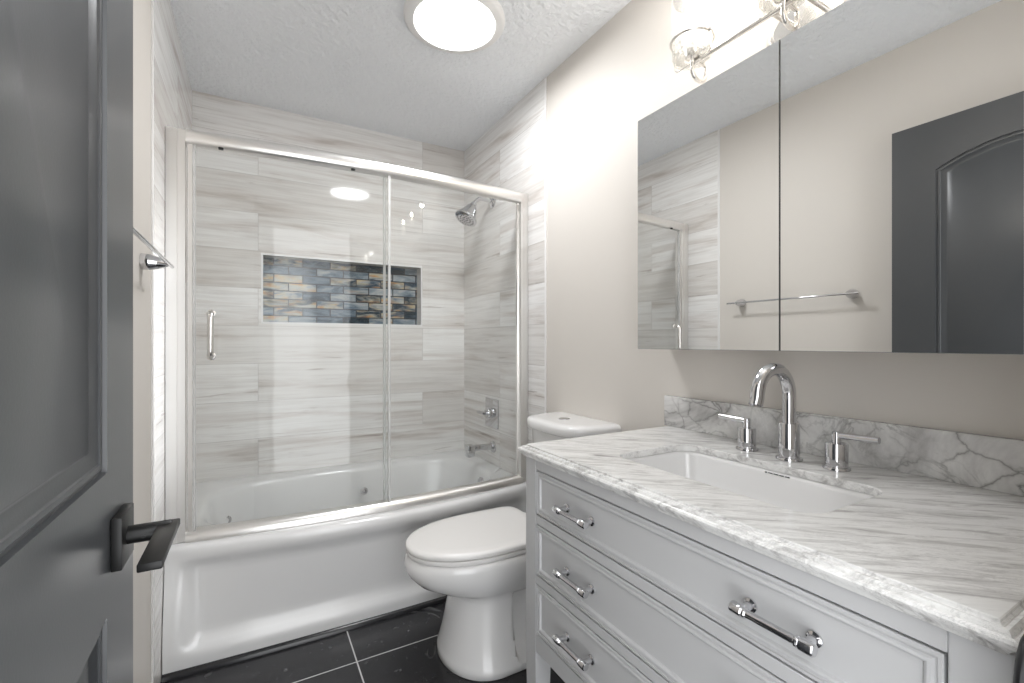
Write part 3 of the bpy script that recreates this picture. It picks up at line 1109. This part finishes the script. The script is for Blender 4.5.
# ------------------------------------------------------------------ faucet
fx, fy, fz = 1.122, 0.629, CT + 0.0003
fau = thing('faucet', (fx, fy, fz), 'chrome widespread faucet with curved spout and two lever handles', 'faucet')
bm = BM()
lathe(bm, (fx, fy, fz), (0, 0, 1), [(0, 0.0285), (0.004, 0.0285), (0.006, 0.027), (0.0065, 0.0228), (0.086, 0.0228), (0.088, 0.0218), (0.088, 0.015)], 32)
build('spout_base', bm, MT['chrome'], fau)
bm = BM()
Rs = 0.0635
pts = [Vector((fx, fy, fz + 0.087)), Vector((fx, fy, 1.024))] + arc((fx - Rs, fy, 1.025), Rs, 0, PI * 0.985, 22, (1, 0, 0), (0, 0, 1))
d_ = Vector((-0.30, 0, -1)).normalized()
e0 = pts[-1]
pts += [e0 + Vector((-0.0015, 0, -0.008)), e0 + Vector((-0.0035, 0, -0.012)), e0 + Vector((-0.006, 0, -0.019))]
tube(bm, pts, 0.0150, 24)
build('spout', bm, MT['chrome'], fau)
for s_, hy_ in ((1, 0.741), (-1, 0.529)):
    bm = BM()
    lathe(bm, (1.128, hy_, fz), (0, 0, 1), [(0, 0.0265), (0.004, 0.0265), (0.006, 0.025), (0.0065, 0.0218), (0.056, 0.0218), (0.058, 0.0208)], 30)
    hb = build('handle', bm, MT['chrome'], fau)
    bm = BM()
    lathe(bm, (1.128, hy_, fz + 0.0575), (0, 0, 1), [(0, 0.0088), (0.023, 0.0088), (0.025, 0.0078)], 18)
    tube(bm, [(1.128, hy_ - s_ * 0.006, fz + 0.075), (1.128, hy_ + s_ * 0.080, fz + 0.077)], 0.0072, 16)
    build('lever', bm, MT['chrome'], hb)

# ------------------------------------------------------------------ mirror cabinet
MX, MY0, MY1, MYS, MZ0, MZ1 = 1.090, 0.170, 1.095, 0.633, 1.131, 1.873
mc = thing('mirror_cabinet', (1.17, 0.63, MZ0), 'wide two door mirrored medicine cabinet above the sink', 'mirror cabinet')
bm = box(BM(), MX + 0.0145, XPR - 0.0005, MY0 + 0.002, MY1 - 0.002, MZ0 + 0.001, MZ1 - 0.001, 0.001, 1)
build('cabinet_body', bm, MT['cabinet_white'], mc)
for y0, y1 in ((MYS + 0.0012, MY1), (MY0, MYS - 0.0012)):
    bm = BM()
    lo = [rect_yz(MX + 0.013, y0, y1, MZ0, MZ1), rect_yz(MX + 0.001, y0, y1, MZ0, MZ1), rect_yz(MX, y0 + 0.001, y1 - 0.001, MZ0 + 0.001, MZ1 - 0.001)]
    vl = rings(bm, lo, True, True)
    for f in bm.faces:
        f.material_index = 1
    bm.faces.ensure_lookup_table()
    for f in bm.faces:
        if all(abs(v.co.x - MX) < 1e-6 for v in f.verts):
            f.material_index = 0
    build('mirror_door', bm, [MT['mirror'], MT['mirror_edge']], mc, smooth=0)

# ------------------------------------------------------------------ vanity light
vli = thing('vanity_light', (XPR, 0.637, LIGHT_Z), 'polished nickel three light wall fixture with seeded glass shades above the mirror', 'wall light')
bm = BM()
Nn = 40
lo = []
for x, k in ((XPR - 0.0005, 1.0), (XPR - 0.006, 1.0), (XPR - 0.010, 0.93), (XPR - 0.016, 0.90), (XPR - 0.020, 0.80), (XPR - 0.024, 0.76)):
    lo.append([Vector((x, 0.637 + 0.115 * k * math.cos(2 * PI * i / Nn), LIGHT_Z + 0.062 * k * math.sin(2 * PI * i / Nn))) for i in range(Nn)])
rings(bm, lo)
build('backplate', bm, MT['nickel'], vli)
bm = BM()
lathe(bm, (LIGHT_X + 0.018, LIGHT_Y[2] - 0.02, LIGHT_Z), (0, 1, 0), [(0, 0.0068), (LIGHT_Y[0] - LIGHT_Y[2] + 0.04, 0.0068)], 16)
for y in (0.600, 0.674):
    tube(bm, [(XPR - 0.022, y, LIGHT_Z), (LIGHT_X + 0.018, y, LIGHT_Z)], 0.0065, 12)
build('crossbar', bm, MT['nickel'], vli)
p_parts = []
GR = 0.056
for i, y in enumerate(LIGHT_Y):
    base = Vector((LIGHT_X, y, LIGHT_Z))
    if i == 0:
        bm = BM()   # hooked arm from the crossbar to the socket
        tube(bm, [base + Vector((0, 0, 0.012)), base + Vector((0, 0, -0.02))] + arc(base + Vector((0.030, 0, -0.024)), 0.030, PI, 2 * PI, 12, (1, 0, 0), (0, 0, 1)) + [base + Vector((0.060, 0, -0.012)), base + Vector((0.058, 0, -0.002)), base + Vector((0.018, 0, 0.002))], 0.0060, 12)
        a1 = build('arm', bm, MT['nickel'], vli, loc=base)
        bm = BM()
        lathe(bm, base + Vector((0, 0, 0.004)), (0, 0, 1), [(0, 0.010), (0.002, 0.020), (0.008, 0.021), (0.022, 0.021), (0.024, 0.017), (0.040, 0.015)], 24)
        a2 = build('socket', bm, MT['nickel'], vli, loc=base)
        bm = BM()
        lathe(bm, base + Vector((0, 0, 0.042)), (0, 0, 1), [(0, 0.011), (0.010, 0.014), (0.025, 0.021), (0.042, 0.024), (0.058, 0.022), (0.070, 0.015), (0.077, 0.005), (0.078, 0.001)], 24)
        a3 = build('bulb', bm, MT['bulb'], vli, loc=base)
        bm = BM()
        lathe(bm, base + Vector((0, 0, -0.004)), (0, 0, 1), [(0.002, 0.022), (0, 0.045), (0.004, GR - 0.003), (0.012, GR), (0.175, GR), (0.1765, GR - 0.002), (0.175, GR - 0.004), (0.012, GR - 0.004), (0.006, 0.044), (0.006, 0.022)], 40, False, False)
        a4 = build('glass_shade', bm, MT['shade'], vli, loc=base)
        bm = BM()
        zr_ = 0.052
        torus(bm, base + Vector((0, 0, zr_)), GR + 0.0035, 0.0036, (0, 0, 1), 44, 8)
        ry = GR + 0.0055
        for sgn in (-1, 1):
            lathe(bm, base + Vector((0, sgn * ry, zr_ - 0.005)), (0, 0, 1), [(0, 0.003), (0.002, 0.0065), (0.008, 0.0065), (0.011, 0.001)], 12)
        w_ = [base + Vector((0, -ry, zr_)), base + Vector((0, -ry, 0.012))] + arc(base + Vector((0, -ry + 0.014, 0.004)), 0.014, PI, 1.5 * PI, 6, (0, 1, 0), (0, 0, 1)) + \
             arc(base + Vector((0, ry - 0.014, 0.004)), 0.014, 1.5 * PI, 2 * PI, 6, (0, 1, 0), (0, 0, 1)) + [base + Vector((0, ry, zr_))]
        tube(bm, w_, 0.0022, 8)
        a5 = build('shade_cradle', bm, MT['nickel'], vli, loc=base)
        p_parts = [a1, a2, a3, a4, a5]
    else:
        for pt in p_parts:
            copy_part(pt, vli, base)

# ------------------------------------------------------------------ ceiling light
cl = thing('ceiling_light', (LIGHT_C[0], LIGHT_C[1], CEIL), 'round white flush ceiling light, lit', 'ceiling light')
c3 = (LIGHT_C[0], LIGHT_C[1], CEIL - 0.0003)
bm = BM()
lathe(bm, c3, (0, 0, -1), [(0, 0.200), (0.006, 0.200), (0.014, 0.196), (0.019, 0.186), (0.022, 0.172), (0.023, 0.163), (0.020, 0.160)], 72, True, True)
build('trim_ring', bm, MT['trim'], cl, smooth=50)
bm = BM()
lathe(bm, c3, (0, 0, -1), [(0.0205, 0.159), (0.024, 0.159), (0.029, 0.152), (0.034, 0.128), (0.038, 0.09), (0.040, 0.05), (0.041, 0.002)], 72)
build('diffuser', bm, MT['diffuser'], cl, smooth=50)

# ------------------------------------------------------------------ towel bar on the left wall
tz, tx = 1.378, XPL + 0.065
tb = thing('towel_bar', (XPL, 1.36, tz), 'chrome towel bar on cone brackets along the left wall', 'towel bar')
for y in (1.640, 1.080):
    bm = BM()
    lathe(bm, (XPL + 0.0003, y, tz + 0.003), (1, 0, -0.05), [(0, 0.023), (0.006, 0.0235), (0.020, 0.0225), (0.040, 0.017), (0.056, 0.0105), (0.062, 0.007), (0.066, 0.003)], 28)
    build('bracket', bm, MT['chrome'], tb)
bm = BM()
lathe(bm, (tx, 1.030, tz), (0, 1, 0), [(0, 0.004), (0.002, 0.0052), (0.663, 0.0052), (0.665, 0.004)], 16)
build('bar', bm, MT['chrome'], tb)
